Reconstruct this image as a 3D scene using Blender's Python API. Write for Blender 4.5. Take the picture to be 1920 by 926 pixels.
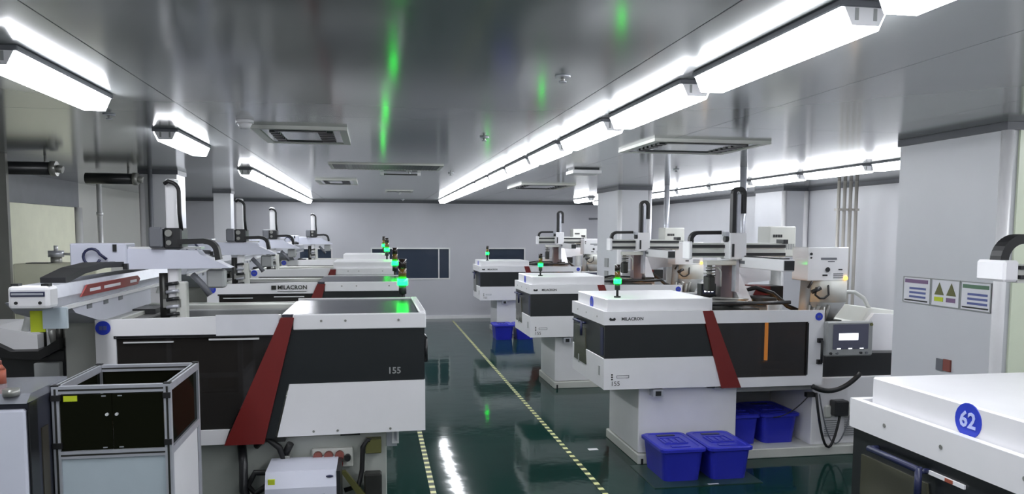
import bpy, bmesh, math, random
from mathutils import Vector, Matrix
random.seed(7)
for _o in list(bpy.data.objects): bpy.data.objects.remove(_o)
SC = bpy.context.scene
COL = SC.collection
R = math.radians
# ------------------------------------------------------------------ camera
cam_d = bpy.data.cameras.new('camera'); cam = bpy.data.objects.new('camera', cam_d); COL.objects.link(cam)
F_PX, CX, CY, YAW, PITCH, ROLL = 1471.6, 960, 555.5, R(9.961), R(4.685), R(.243)
cam_d.sensor_width = 36; cam_d.lens = F_PX / 1920 * 36
cam_d.shift_y = (CY - 463) / 1920
cam_d.clip_start = .05; cam_d.clip_end = 100
fw = Vector((math.sin(YAW)*math.cos(PITCH), math.cos(YAW)*math.cos(PITCH), -math.sin(PITCH)))
rt = Vector((math.cos(YAW), -math.sin(YAW), 0)); up = rt.cross(fw)
r2 = rt*math.cos(ROLL)+up*math.sin(ROLL); u2 = up*math.cos(ROLL)-rt*math.sin(ROLL)
m = Matrix((r2, u2, -fw)).transposed().to_4x4(); m.translation = (0, 0, 2.0)
cam.matrix_world = m
SC.camera = cam
# ------------------------------------------------------------------ world and exposure
w = bpy.data.worlds.new('world'); SC.world = w; w.use_nodes = True
w.node_tree.nodes['Background'].inputs[0].default_value = (.30, .36, .45, 1)
w.node_tree.nodes['Background'].inputs[1].default_value = .05
SC.view_settings.view_transform = 'Standard'; SC.view_settings.look = 'None'
SC.view_settings.exposure = 0.97; SC.view_settings.gamma = 1.0; SC.view_settings.use_curve_mapping = False
SC.cycles.diffuse_bounces = 8; SC.cycles.max_bounces = 14; SC.cycles.transparent_max_bounces = 12
LAMP_STRENGTH = 13.0
# ------------------------------------------------------------------ materials
def lin(c):
    return tuple((v/12.92 if v <= .04045 else ((v+.055)/1.055)**2.4) for v in (x/255 for x in c))
def mat(name, rgb, rough=.5, metal=0, var=.06, scale=6, emis=0, spec=.5, bump=0, bscale=40, alpha=None, coat=0):
    """procedural principled material; rgb in sRGB 0..255, slight noise variation of value and roughness"""
    M = bpy.data.materials.new(name); M.use_nodes = True
    nt = M.node_tree; b = nt.nodes['Principled BSDF']
    c = lin(rgb)
    tc = nt.nodes.new('ShaderNodeTexCoord'); nz = nt.nodes.new('ShaderNodeTexNoise')
    nz.inputs['Scale'].default_value = scale; nz.inputs['Detail'].default_value = 4
    nt.links.new(tc.outputs['Object'], nz.inputs['Vector'])
    rp = nt.nodes.new('ShaderNodeValToRGB')
    rp.color_ramp.elements[0].position = .3; rp.color_ramp.elements[1].position = .7
    rp.color_ramp.elements[0].color = (*[x*(1-var) for x in c], 1)
    rp.color_ramp.elements[1].color = (*[min(1, x*(1+var)) for x in c], 1)
    nt.links.new(nz.outputs['Fac'], rp.inputs['Fac']); nt.links.new(rp.outputs['Color'], b.inputs['Base Color'])
    b.inputs['Roughness'].default_value = rough; b.inputs['Metallic'].default_value = metal
    b.inputs['Specular IOR Level'].default_value = spec
    b.inputs['Coat Weight'].default_value = coat; b.inputs['Coat Roughness'].default_value = .05
    if emis:
        b.inputs['Emission Color'].default_value = (*c, 1); b.inputs['Emission Strength'].default_value = emis
    if bump:
        n2 = nt.nodes.new('ShaderNodeTexNoise'); n2.inputs['Scale'].default_value = bscale
        n2.inputs['Detail'].default_value = 3
        nt.links.new(tc.outputs['Object'], n2.inputs['Vector'])
        bp = nt.nodes.new('ShaderNodeBump'); bp.inputs['Strength'].default_value = bump; bp.inputs['Distance'].default_value = .02
        nt.links.new(n2.outputs['Fac'], bp.inputs['Height']); nt.links.new(bp.outputs['Normal'], b.inputs['Normal'])
    return M
def glass(name, rgb, rough=.03, ior=1.45, body=(40, 40, 42), bodyf=.35):
    """tinted sheet: clear tint behind a fresnel gloss"""
    M = bpy.data.materials.new(name); M.use_nodes = True; nt = M.node_tree; nt.nodes.clear()
    out = nt.nodes.new('ShaderNodeOutputMaterial'); mx = nt.nodes.new('ShaderNodeMixShader')
    tr = nt.nodes.new('ShaderNodeBsdfTransparent'); gl = nt.nodes.new('ShaderNodeBsdfGlossy'); fr = nt.nodes.new('ShaderNodeFresnel')
    nz = nt.nodes.new('ShaderNodeTexNoise'); nz.inputs['Scale'].default_value = 3
    mr = nt.nodes.new('ShaderNodeMapRange'); mr.inputs['To Min'].default_value = rough; mr.inputs['To Max'].default_value = rough*2+.01
    nt.links.new(nz.outputs['Fac'], mr.inputs['Value']); nt.links.new(mr.outputs['Result'], gl.inputs['Roughness'])
    tr.inputs['Color'].default_value = (*lin(rgb), 1); fr.inputs['IOR'].default_value = ior
    gl.inputs['Color'].default_value = (.9, .93, 1, 1)
    ge = nt.nodes.new('ShaderNodeNewGeometry'); mm = nt.nodes.new('ShaderNodeMath'); mm.operation = 'SUBTRACT'; mm.use_clamp = True
    nt.links.new(fr.outputs[0], mm.inputs[0]); nt.links.new(ge.outputs['Backfacing'], mm.inputs[1])   # thin sheet: gloss on the outer face only
    nt.links.new(mm.outputs[0], mx.inputs[0]); nt.links.new(tr.outputs[0], mx.inputs[1]); nt.links.new(gl.outputs[0], mx.inputs[2])
    df = nt.nodes.new('ShaderNodeBsdfDiffuse'); df.inputs['Color'].default_value = (*lin(body), 1); m2_ = nt.nodes.new('ShaderNodeMixShader')
    m2_.inputs[0].default_value = bodyf; nt.links.new(tr.outputs[0], m2_.inputs[1]); nt.links.new(df.outputs[0], m2_.inputs[2]); nt.links.new(m2_.outputs[0], mx.inputs[1])
    nt.links.new(mx.outputs[0], out.inputs[0]); return M
WHITE = mat('white_paint', (228, 227, 230), .35, var=.02)
WHITE2 = mat('warm_white_paint', (205, 206, 200), .4, var=.03)
PANEL = mat('wall_panel_paint', (198, 199, 204), .35, var=.03, scale=1.5)
PANELG = mat('grey_wall_panel', (190, 190, 184), .35, var=.03, scale=1.5)
CREAM = mat('cream_lit_look', (238, 238, 214), .5, var=.03)  # lightened to carry the lit look of the left wall panel
DARKTRIM = mat('dark_trim', (84, 86, 92), .5)
BRIGHT = mat('aluminium_trim', (232, 232, 234), .25, metal=.25, var=.03)
ALU = mat('aluminium_profile', (186, 188, 196), .32, metal=.35, var=.05, scale=20)
STEEL = mat('machined_steel', (150, 150, 146), .3, metal=.45, var=.12, scale=12)
DSTEEL = mat('dark_steel', (62, 62, 60), .4, metal=.6, var=.15, scale=9)
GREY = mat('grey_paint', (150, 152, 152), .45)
MID = mat('mid_grey_plastic', (104, 106, 112), .45)
CHAR = mat('charcoal_paint', (36, 37, 39), .35, var=.08)
BAND = mat('dark_band_panel', (33, 36, 38), .3, var=.06)
BLACK = mat('black_rubber', (22, 22, 24), .5, var=.1)
RED = mat('dark_red_paint', (112, 26, 24), .45, var=.05)
LILAC = mat('lilac_print', (188, 198, 244), .5)
PIPE = mat('pipe_paint', (176, 172, 166), .35, var=.05)
REDB = mat('red_label', (128, 34, 34), .45)
BLUE = mat('blue_plastic', (43, 49, 180), .35, var=.06, scale=4)
BLUEL = mat('blue_number_disc', (40, 62, 190), .4)
NAVY = mat('navy_plastic', (38, 42, 74), .35)
YEL = mat('yellow_label', (190, 204, 40), .6)
ORANGE = mat('orange_plastic', (150, 78, 58), .5)
SCREEN = mat('screen_dark', (58, 60, 74), .2, emis=.25)
SCREENW = mat('screen_white', (240, 244, 250), .4, emis=1.0)
GREENL = mat('green_lens_lit', (10, 255, 60), .3, emis=7)
AMBER = mat('amber_lens', (98, 74, 30), .25, var=.1)
REDL = mat('dark_red_lens', (40, 32, 30), .2, var=.1)
AMBLED = mat('amber_led_lit', (255, 190, 60), .3, emis=3)
REFLGLOW = mat('amber_reflection_glow', (255, 176, 70), .4, emis=20)  # glow imitating an orange reflection, not a real lamp
LAMPM = mat('lamp_diffuser_lit', (247, 250, 255), .3, emis=LAMP_STRENGTH, var=.01)
LIGHTBLUE = mat('pale_blue_paint', (206, 208, 222), .4, var=.02)
FROST = mat('frosted_panel', (176, 188, 196), .35, var=.04)
PURPLE = mat('sign_purple', (120, 92, 128), .5)
SIGNW = mat('sign_white', (214, 214, 220), .45)
SIGNB = mat('sign_blue', (88, 96, 150), .5)
SIGNG = mat('sign_green', (84, 116, 92), .5)
OLIVE = mat('sign_olive', (96, 96, 52), .5)
GUN = mat('glossy_top_sheet', (70, 70, 80), .22, metal=.2, var=.03)
MATG = mat('green_mat', (40, 62, 56), .35, var=.15)
CABLEW = mat('clear_hose', (190, 192, 190), .3)
BRICK = mat('brick_red_box', (128, 70, 62), .6)
TINT = glass('smoked_window', (112, 106, 100), body=(62, 59, 57), bodyf=.45)
TINTC = glass('smoked_acrylic', (58, 60, 48), ior=1.08, body=(34, 36, 26), bodyf=.5)
PANE = glass('dark_blue_glass', (70, 84, 104), rough=.02, body=(76, 88, 108), bodyf=.5)
CEIL = mat('ceiling_panel_paint', (142, 145, 146), .13, var=.04, scale=.8, spec=1.0, bump=.012, bscale=2.2)
# floor: dark green epoxy with a wavy gloss
FLOOR = mat('green_epoxy', (20, 50, 45), .08, var=.10, scale=1.2, spec=.12, bump=.12, bscale=2.6)
_f = FLOOR.node_tree.nodes['Principled BSDF']; _f.inputs['IOR'].default_value = 1.2; _f.inputs['Specular IOR Level'].default_value = .5
# marking tape: yellow dashes on dark tape (flat print)
TAPE = bpy.data.materials.new('dashed_tape'); TAPE.use_nodes = True
_nt = TAPE.node_tree; _b = _nt.nodes['Principled BSDF']
_tc = _nt.nodes.new('ShaderNodeTexCoord'); _wv = _nt.nodes.new('ShaderNodeTexWave')
_wv.bands_direction = 'Y'; _wv.inputs['Scale'].default_value = math.pi*2/20/.13; _wv.inputs['Distortion'].default_value = 0
_rp = _nt.nodes.new('ShaderNodeValToRGB'); _rp.color_ramp.interpolation = 'CONSTANT'
_rp.color_ramp.elements[0].color = (*lin((44, 62, 40)), 1)
_rp.color_ramp.elements[1].position = .6; _rp.color_ramp.elements[1].color = (*lin((226, 226, 160)), 1)
_nt.links.new(_tc.outputs['Object'], _wv.inputs['Vector']); _nt.links.new(_wv.outputs['Color'], _rp.inputs['Fac'])
_nt.links.new(_rp.outputs['Color'], _b.inputs['Base Color']); _b.inputs['Roughness'].default_value = .4
# ------------------------------------------------------------------ mesh helpers
class MB:
    """collects shapes (world coordinates) into ONE mesh object"""
    def __init__(s): s.bm = bmesh.new()
    def box(s, x0, x1, y0, y1, z0, z1, bev=0, seg=1):
        g = bmesh.ops.create_cube(s.bm, size=1)
        for v in g['verts']:
            v.co = Vector(((x0+x1)/2+v.co.x*(x1-x0), (y0+y1)/2+v.co.y*(y1-y0), (z0+z1)/2+v.co.z*(z1-z0)))
        if bev:
            es = list({e for v in g['verts'] for e in v.link_edges})
            bmesh.ops.bevel(s.bm, geom=es, offset=bev, segments=seg, profile=.5, affect='EDGES')
        return s
    def prism(s, pts, axis, a0, a1):
        """polygon (2-D) pushed along axis: 'x' -> pts are (y,z); 'y' -> (x,z); 'z' -> (x,y)"""
        def P(p, a): return {'x': (a, p[0], p[1]), 'y': (p[0], a, p[1]), 'z': (p[0], p[1], a)}[axis]
        A = [s.bm.verts.new(P(p, a0)) for p in pts]; B = [s.bm.verts.new(P(p, a1)) for p in pts]
        n = len(pts); fs = [s.bm.faces.new(A), s.bm.faces.new(B[::-1])]
        for i in range(n): fs.append(s.bm.faces.new((A[i], B[i], B[(i+1) % n], A[(i+1) % n])))
        bmesh.ops.recalc_face_normals(s.bm, faces=fs)
        return s
    def frame(s, x0, x1, y0, y1, z0, z1, w, axis='y', bev=0):
        """rectangular ring in the plane across axis"""
        if axis == 'y':
            s.box(x0, x1, y0, y1, z1-w, z1, bev).box(x0, x1, y0, y1, z0, z0+w, bev)
            s.box(x0, x0+w, y0, y1, z0+w, z1-w, bev).box(x1-w, x1, y0, y1, z0+w, z1-w, bev)
        elif axis == 'x':
            s.box(x0, x1, y0, y1, z1-w, z1, bev).box(x0, x1, y0, y1, z0, z0+w, bev)
            s.box(x0, x1, y0, y0+w, z0+w, z1-w, bev).box(x0, x1, y1-w, y1, z0+w, z1-w, bev)
        else:
            s.box(x0, x1, y0, y0+w, z0, z1, bev).box(x0, x1, y1-w, y1, z0, z1, bev)
            s.box(x0, x0+w, y0+w, y1-w, z0, z1, bev).box(x1-w, x1, y0+w, y1-w, z0, z1, bev)
        return s
    def tube(s, pts, r, n=8, r1=None, closed_ends=True):
        pts = [Vector(p) for p in pts]; rings = []
        N = len(pts)
        ref = None
        for i, p in enumerate(pts):
            t = (pts[min(i+1, N-1)]-pts[max(i-1, 0)]).normalized()
            if ref is None:
                ref = Vector((0, 0, 1)) if abs(t.z) < .9 else Vector((1, 0, 0))
            a = (ref - t*ref.dot(t))
            if a.length < 1e-4: a = t.orthogonal()
            a.normalize(); b = t.cross(a); ref = a
            rr = r if r1 is None else r+(r1-r)*i/(N-1)
            rings.append([s.bm.verts.new(p+a*math.cos(2*math.pi*k/n)*rr+b*math.sin(2*math.pi*k/n)*rr) for k in range(n)])
        for i in range(N-1):
            for k in range(n):
                f = s.bm.faces.new((rings[i][k], rings[i][(k+1) % n], rings[i+1][(k+1) % n], rings[i+1][k])); f.smooth = True
        if closed_ends:
            s.bm.faces.new(rings[0][::-1]); s.bm.faces.new(rings[-1])
        return s
    def cyl(s, p0, p1, r, n=14, r1=None): return s.tube([p0, p1], r, n, r1)
    def ribbon(s, pts, w, t, axis='y'):
        """cable chain: rectangular section swept along pts, width w along axis, thickness t"""
        pts = [Vector(p) for p in pts]; ax = Vector((0, 1, 0)) if axis == 'y' else Vector((1, 0, 0)); rings = []
        N = len(pts)
        for i, p in enumerate(pts):
            d = (pts[min(i+1, N-1)]-pts[max(i-1, 0)]).normalized(); n = d.cross(ax).normalized()
            rings.append([s.bm.verts.new(p+ax*a*w/2+n*b*t/2) for a, b in ((-1, -1), (1, -1), (1, 1), (-1, 1))])
        fs = []
        for i in range(N-1):
            for k in range(4): fs.append(s.bm.faces.new((rings[i][k], rings[i][(k+1) % 4], rings[i+1][(k+1) % 4], rings[i+1][k])))
        fs += [s.bm.faces.new(rings[0][::-1]), s.bm.faces.new(rings[-1])]
        bmesh.ops.recalc_face_normals(s.bm, faces=fs)
        return s
    def sphere(s, c, r, sx=1, sy=1, sz=1, u=12, v=8):
        g = bmesh.ops.create_uvsphere(s.bm, u_segments=u, v_segments=v, radius=r)
        for q in g['verts']: q.co = Vector((c[0]+q.co.x*sx, c[1]+q.co.y*sy, c[2]+q.co.z*sz))
        for f in {f for q in g['verts'] for f in q.link_faces}: f.smooth = True
        return s
    def build(s, name, material, parent=None, label=None):
        me = bpy.data.meshes.new(name)
        off = wpos(parent) if parent else Vector()
        if off.length: bmesh.ops.translate(s.bm, verts=s.bm.verts, vec=-off)
        s.bm.to_mesh(me); s.bm.free(); me.materials.append(material)
        o = bpy.data.objects.new(name, me); COL.objects.link(o); o.parent = parent
        if label: o['label'] = label
        return o
def wpos(o):
    v = Vector(o.location)
    while o.parent: o = o.parent; v += Vector(o.location)
    return v
def tag(o, label, cat, group=None, kind=None):
    o['label'] = label; o['category'] = cat
    if group: o['group'] = group
    if kind: o['kind'] = kind
    return o
def thing(name, loc, label, cat, group=None):
    o = bpy.data.objects.new(name, None); o.empty_display_size = .1; COL.objects.link(o); o.location = loc
    return tag(o, label, cat, group)
def struct(mb, name, material, parent=None):
    o = mb.build(name, material, parent)
    if not parent: o['kind'] = 'structure'
    return o
def copy_tree(o, parent=None, skip=()):
    c = o.copy(); COL.objects.link(c); c.parent = parent
    for ch in list(o.children):
        if ch.name.split('.')[0] not in skip: copy_tree(ch, c, skip)
    return c
def dup(root, dx, dy, label, skip=()):
    c = copy_tree(root, None, skip); c.location = root.location+Vector((dx, dy, 0)); c['label'] = label
    return c
def text(name, body, size, origin, xdir, ydir, material, parent, extrude=.001, bold=0):
    """flat raised lettering, converted to a mesh"""
    cu = bpy.data.curves.new(name, 'FONT'); cu.body = body; cu.size = size; cu.extrude = extrude; cu.resolution_u = 2
    cu.offset = bold; cu.align_x = 'CENTER'; cu.align_y = 'CENTER'
    t = bpy.data.objects.new(name+'_curve', cu); COL.objects.link(t)
    dg = bpy.context.evaluated_depsgraph_get()
    me = bpy.data.meshes.new_from_object(t.evaluated_get(dg)); me.name = name
    bpy.data.objects.remove(t)
    X = Vector(xdir).normalized(); Y = Vector(ydir).normalized(); Z = X.cross(Y)
    M = Matrix((X, Y, Z)).transposed().to_4x4(); M.translation = Vector(origin) - (wpos(parent) if parent else Vector())
    me.transform(M); me.materials.clear(); me.materials.append(material)
    o = bpy.data.objects.new(name, me); COL.objects.link(o); o.parent = parent
    return o
def arc(c, r, a0, a1, n, plane='xz', y=0):
    out = []
    for i in range(n+1):
        a = R(a0+(a1-a0)*i/n)
        if plane == 'xz': out.append((c[0]+r*math.cos(a), y, c[1]+r*math.sin(a)))
        else: out.append((y, c[0]+r*math.cos(a), c[1]+r*math.sin(a)))
    return out
# ------------------------------------------------------------------ room shell
XL, XR, YF, YB, H = -4.3, 6.55, -5.0, 18.04, 2.69
struct(MB().box(XL-.3, XR+.3, YF-.3, YB+.3, -.2, 0), 'floor', FLOOR)
ceil = struct(MB().box(XL-.3, XR+.3, YF-.3, YB+.3, H+.03, H+.15), 'ceiling', DARKTRIM)
xs = [XL, -3.2, -1.05, 1.085, 2.18, 3.3, 4.4, 5.5, XR]
ys = [YF, -3.8, -.9, 2.0, 4.93, 7.75, 10.3, 12.9, 15.5, YB]
for i in range(len(xs)-1):
    for j in range(len(ys)-1):
        MB().box(xs[i]+.0025, xs[i+1]-.0025, ys[j]+.0025, ys[j+1]-.0025, H, H+.04).build('ceiling_panel', CEIL, ceil)
# back wall with window openings
WIN = [(-1.83, -.94, .95, 1.612), (-.055, 1.70, .927, 1.615), (2.61, 3.46, .95, 1.615)]
wb = MB(); y0, y1 = YB, YB+.1
xx = XL-.2
for (a, b, c, d) in WIN:
    wb.box(xx, a, y0, y1, 0, H+.03); wb.box(a, b, y0, y1, 0, c); wb.box(a, b, y0, y1, d, H+.03); xx = b
wb.box(xx, XR+.2, y0, y1, 0, H+.03)
struct(wb, 'wall_back', mat('back_wall_paint', (186, 186, 193), .4, var=.03, scale=1.5))
for n, (a, b, c, d) in enumerate(WIN):
    fr = struct(MB().frame(a-.02, b+.02, YB-.012, YB+.03, c-.02, d+.02, .03), 'window_%d' % (n+1), BRIGHT)
    MB().box(a, b, YB+.03, YB+.036, c, d).build('pane', PANE, fr)
    mu = {0: (a+b)/2, 1: 1.46, 2: None}[n]
    if mu: MB().box(mu-.012, mu+.012, YB-.005, YB+.03, c, d).build('mullion', BRIGHT, fr)
    if n < 2:
        x1 = b if n == 0 else .3
        for k in range(5):
            MB().box(a+.02, x1-.02, YB+.05, YB+.075, d-.05-.05*k, d-.035-.05*k).build('blind_slat', LIGHTBLUE, fr)
t = thing('corridor_fill', (1.2, YB+.7, 2.5), 'added unseen tube lamp lifting the dark panes of the back windows', 'lamp')  # added lamp, unseen; brightens the window panes and blinds
MB().box(-1.8, 4.2, YB+.68, YB+.72, 2.5, 2.53).build('tube', mat('corridor_fill_lit', (150, 190, 255), .3, emis=3), t)
MB().box(-1.8, 4.2, YB+.66, YB+.74, 2.53, 2.69).build('base', GREY, t)
struct(MB().box(XL-.2, XR+.2, YB+.1, YB+1.3, H, H+.05), 'ceiling_corridor', GREY)
struct(MB().box(XL-.2, XR+.2, YB+1.2, YB+1.3, -.1, H), 'wall_corridor', NAVY)
struct(MB().box(XL-.3, XL, 9.85, YB+.1, 0, H+.03), 'wall_left', PANELG)
struct(MB().box(XL-.3, XL, YF, 9.85, 0, H+.03), 'wall_left_near', PANELG)
struct(MB().box(XR, XR+.2, YF, YB+.1, 0, H+.03), 'wall_right', PANEL)
struct(MB().box(XL-.2, XR+.2, YF-.2, YF, 0, H+.03), 'wall_front', PANEL)
struct(MB().box(XL, XR, YB-.03, YB, 0, .07), 'baseboard_back', WHITE)
struct(MB().box(XR-.03, XR, YF, YB, 0, .07), 'baseboard_right', WHITE)
struct(MB().box(XL, XR, YB-.03, YB, H-.05, H), 'trim_1', DARKTRIM)
struct(MB().box(XR-.03, XR, YF, YB, H-.05, H), 'trim_2', DARKTRIM)
# left wall: cream panel with lit look painted in, under a grey bulkhead, bright post, duct pieces
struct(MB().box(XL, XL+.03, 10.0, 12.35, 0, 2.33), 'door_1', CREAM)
struct(MB().box(XL, XL+.06, 9.85, 12.45, 2.33, H), 'trim_3', MID)
struct(MB().cyl((XL+.05, 12.45, 0), (XL+.05, 12.45, 2.33), .05), 'trim_4', BRIGHT)
# square columns
def column(n, x0, x1, y0, y1, corners, top=True):
    c = struct(MB().box(x0, x1, y0, y1, 0, H), 'wall_column_%d' % n, PANEL)
    for (x, y) in corners: MB().cyl((x, y, 0), (x, y, H-.05), .036, 12).build('corner_trim', WHITE, c)
    if top: MB().frame(x0-.015, x1+.015, y0-.015, y1+.015, H-.05, H-.001, .03, 'z').build('top_trim', DARKTRIM, c)
    return c
c1 = column(1, 3.85, 4.75, 4.30, 5.30, [(3.87, 4.32)])
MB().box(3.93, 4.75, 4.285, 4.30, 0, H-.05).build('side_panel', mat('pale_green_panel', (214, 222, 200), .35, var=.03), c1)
c2 = column(2, 3.66, 4.17, 11.5, 12.65, [(3.68, 11.52), (4.15, 11.52)])
c3 = column(3, -2.62, -2.22, 9.6, 10.0, [(-2.60, 9.62)])
MB().cyl((-2.5, 9.57, 0), (-2.5, 9.57, H), .025).build('conduit', MID, c3)
c4 = column(4, -2.70, -2.42, 14.2, 14.5, [])
c5 = column(5, 6.13, 6.56, 11.1, 12.0, [(6.15, 11.12), (6.5, 11.1)])
c6 = column(6, -3.630, -3.280, 7.86, 7.91, [], False); c6.data.materials[0] = mat('dark_grey_column', (120, 120, 116), .5, var=.08, scale=4)
# ------------------------------------------------------------------ ceiling lamps
def make_lamp(x, y0, L=1.1):
    t = thing('ceiling_lamp', (x, y0, H), '', 'lamp')
    z = H
    MB().box(x-.085, x+.085, y0, y0+L, z-.022, z, .004).build('base_plate', MID, t)
    MB().prism([(x-.078, z-.022), (x+.078, z-.022), (x+.05, z-.085), (x-.05, z-.085)], 'y', y0+.014, y0+L-.014).build('diffuser', LAMPM, t)
    for a in (y0+.003, y0+L-.013):
        e = MB().prism([(x-.07, z-.022), (x+.07, z-.022), (x+.044, z-.075), (x-.044, z-.075)], 'y', a, a+.010).build('end_cap', WHITE, t)
    for s in (-1, 1):
        MB().box(x+s*.03-.006, x+s*.03+.006, y0+.002, y0+.016, z-.06, z-.024).build('clip', GREY, t)
    return t
lamp0 = make_lamp(1.445, .93)
lamp0['label'] = 'nearest lamp of the right ceiling row, cut off by the top edge'
lamp0['group'] = 'lamps of the right ceiling row'
ORD = ['second', 'third', 'fourth', 'fifth', 'sixth', 'seventh', 'eighth', 'ninth', 'tenth', 'eleventh', 'twelfth', 'thirteenth']
for k in range(12):
    l = dup(lamp0, 0, 1.24*(k+1), 'lit tube lamp of the long right ceiling row, %s counted from the camera' % ORD[k])
left_y = [3.27, 5.72] + [9.1+1.24*k for k in range(7)]
left_lab = ['large lit tube lamp at the upper left of the ceiling', 'lit tube lamp alone on the ceiling above the left robot mast']
l = dup(lamp0, -1.39-1.445, 1.72-.93, 'lit tube lamp at the extreme left of the ceiling, only its end showing'); l['group'] = 'lamps of the left ceiling row'
for k, y in enumerate(left_y):
    l = dup(lamp0, -1.39-1.445, y-.93, left_lab[k] if k < 2 else 'lit tube lamp of the far left ceiling line, %s of seven from the camera' % (['first']+ORD)[k-2])
    l['group'] = 'lamps of the left ceiling row'
for k in range(9):
    l = dup(lamp0, 4.85-1.445, 5.9+1.24*k-.93, 'lit tube lamp of the ceiling row by the right wall, %s from the camera' % (['first']+ORD)[k]); l['group'] = 'lamps of the right wall row'
l = dup(lamp0, 4.169-1.445, 14.869-.93, 'short lit lamp showing left of the far white column'); l['group'] = 'lamps of the right wall row'
for x, ya in ((1.445, (-.31, -1.55, -2.79, -4.03)), (-1.39, (.45, -.79, -2.03, -3.27)), (4.85, (4.66, 3.42, 2.18, .94, -.3, -1.54, -2.78))):  # unseen lamps carrying the rows on, added to light machine fronts
    for y in ya:
        l = dup(lamp0, x-1.445, y-.93, 'lit ceiling lamp outside the view, behind or beside the camera'); l['group'] = 'lamps outside the view'
# ------------------------------------------------------------------ ceiling fittings
def cassette(x0, x1, y0, y1, label, slats=True, d=.022):
    t = thing('air_conditioner', ((x0+x1)/2, (y0+y1)/2, H), label, 'air conditioner')
    MB().frame(x0, x1, y0, y1, H-d, H, .05, 'z').build('frame', WHITE2, t)
    MB().box(x0+.05, x1-.05, y0+.05, y1-.05, H-d+.006, H).build('inner_panel', CEIL, t)
    w_ = .06
    MB().box(x0+.14, x1-.14, y0+.10, y0+.10+w_, H-d-.001, H-d+.009).build('air_slot', CHAR, t)
    MB().box(x0+.14, x1-.14, y1-.10-w_, y1-.10, H-d-.001, H-d+.009).build('air_slot', CHAR, t)
    for k in range(6):
        yy = y0+.2+(y1-y0-.4)*k/5
        MB().box(x1-.2, x1-.1, yy-.03, yy+.02, H-d-.004, H-d+.009).build('louvre', CHAR, t)
        MB().box(x0+.1, x0+.16, yy-.03, yy+.02, H-d-.004, H-d+.009).build('louvre', CHAR, t)
    return t
cassette(-.79, -.17, 5.4, 6.3, 'flat pale ceiling air conditioner with slotted louvres above the left machines')
cassette(-.76, -.22, 10.7, 11.7, 'small dim ceiling air conditioner beyond the slatted return grille')
cassette(2.03, 2.95, 5.55, 6.42, 'large square ceiling air conditioner right of the bright lamp row')
cassette(2.06, 2.86, 11.0, 12.2, 'distant square ceiling air conditioner before the white column')
def grille(x0, x1, y0, y1, n, label):
    t = thing('return_grille', ((x0+x1)/2, (y0+y1)/2, H), label, 'vent')
    MB().frame(x0, x1, y0, y1, H-.012, H, .03, 'z').build('frame', WHITE2, t)
    MB().box(x0+.03, x1-.03, y0+.03, y1-.03, H-.006, H-.001).build('backing', CHAR, t)
    MB().box(x0+.19, x0+.23, y0+.03, y1-.03, H-.012, H-.002).build('divider', GREY, t)
    for k in range(n):
        a = x0+.05+(x1-x0-.1)*k/n
        MB().box(a, a+.010, y0+.03, y1-.03, H-.010, H-.003).build('slat', MID, t)
    return t
grille(-.45, .72, 8.2, 8.9, 34, 'long slatted return air grille in the middle of the ceiling')
grille(.2, .66, 13.4, 13.9, 12, 'small dark slatted grille near the back of the ceiling')
t = thing('junction_box', (2.28, 8.45, H), 'shallow white box hung under the ceiling right of the lamp row', 'box')
MB().box(2.12, 2.44, 8.3, 8.62, H-.055, H-.015, .004).build('body', WHITE, t); MB().box(2.14, 2.42, 8.32, 8.60, H-.015, H).build('neck', CHAR, t)
t = thing('exit_bar', (.32, 9.4, H), 'thin dark hanging bar with bright ends under the ceiling', 'fixture')
MB().box(.09, .55, 9.38, 9.42, H-.03, H-.015).build('bar', DSTEEL, t)
for x in (.1, .53): MB().box(x-.02, x+.02, 9.37, 9.43, H-.034, H).build('bracket', WHITE, t)
def sprinkler(x, y, label, r=.035):
    t = thing('sprinkler', (x, y, H), label, 'sprinkler')
    MB().cyl((x, y, H-.008), (x, y, H), r, 14).build('flange', ALU, t)
    MB().cyl((x, y, H-.025), (x, y, H-.008), .009, 8).build('stem', STEEL, t)
    MB().cyl((x, y, H-.03), (x, y, H-.024), .018, 10).build('deflector', ALU, t)
    return t
for x, y, lb in ((.83, 3.45, 'sprinkler head nearest the camera, left of the bright lamp row'), (.80, 5.75, 'sprinkler head beside a green reflection in mid ceiling'),
                 (.40, 9.1, 'sprinkler head by the thin hanging bar'), (.45, 14.2, 'sprinkler head behind the small dark grille'), (.62, 17.2, 'sprinkler head close to the back wall'),
                 (-1.55, 5.1, 'sprinkler head left of the lone left lamp'), (3.25, 8.2, 'sprinkler head between the right lamp row and the near column'), (.9, 9.3, 'sprinkler head right of the thin hanging bar')):
    sprinkler(x, y, lb)
t = thing('smoke_detector', (-.79, 5.2, H), 'white dome smoke detector beside the left ceiling air conditioner', 'detector')
MB().cyl((-.79, 5.2, H-.02), (-.79, 5.2, H), .055, 16).build('base', WHITE, t); MB().cyl((-.79, 5.2, H-.05), (-.79, 5.2, H-.02), .03, 16, .045).build('dome', WHITE, t)
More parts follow.
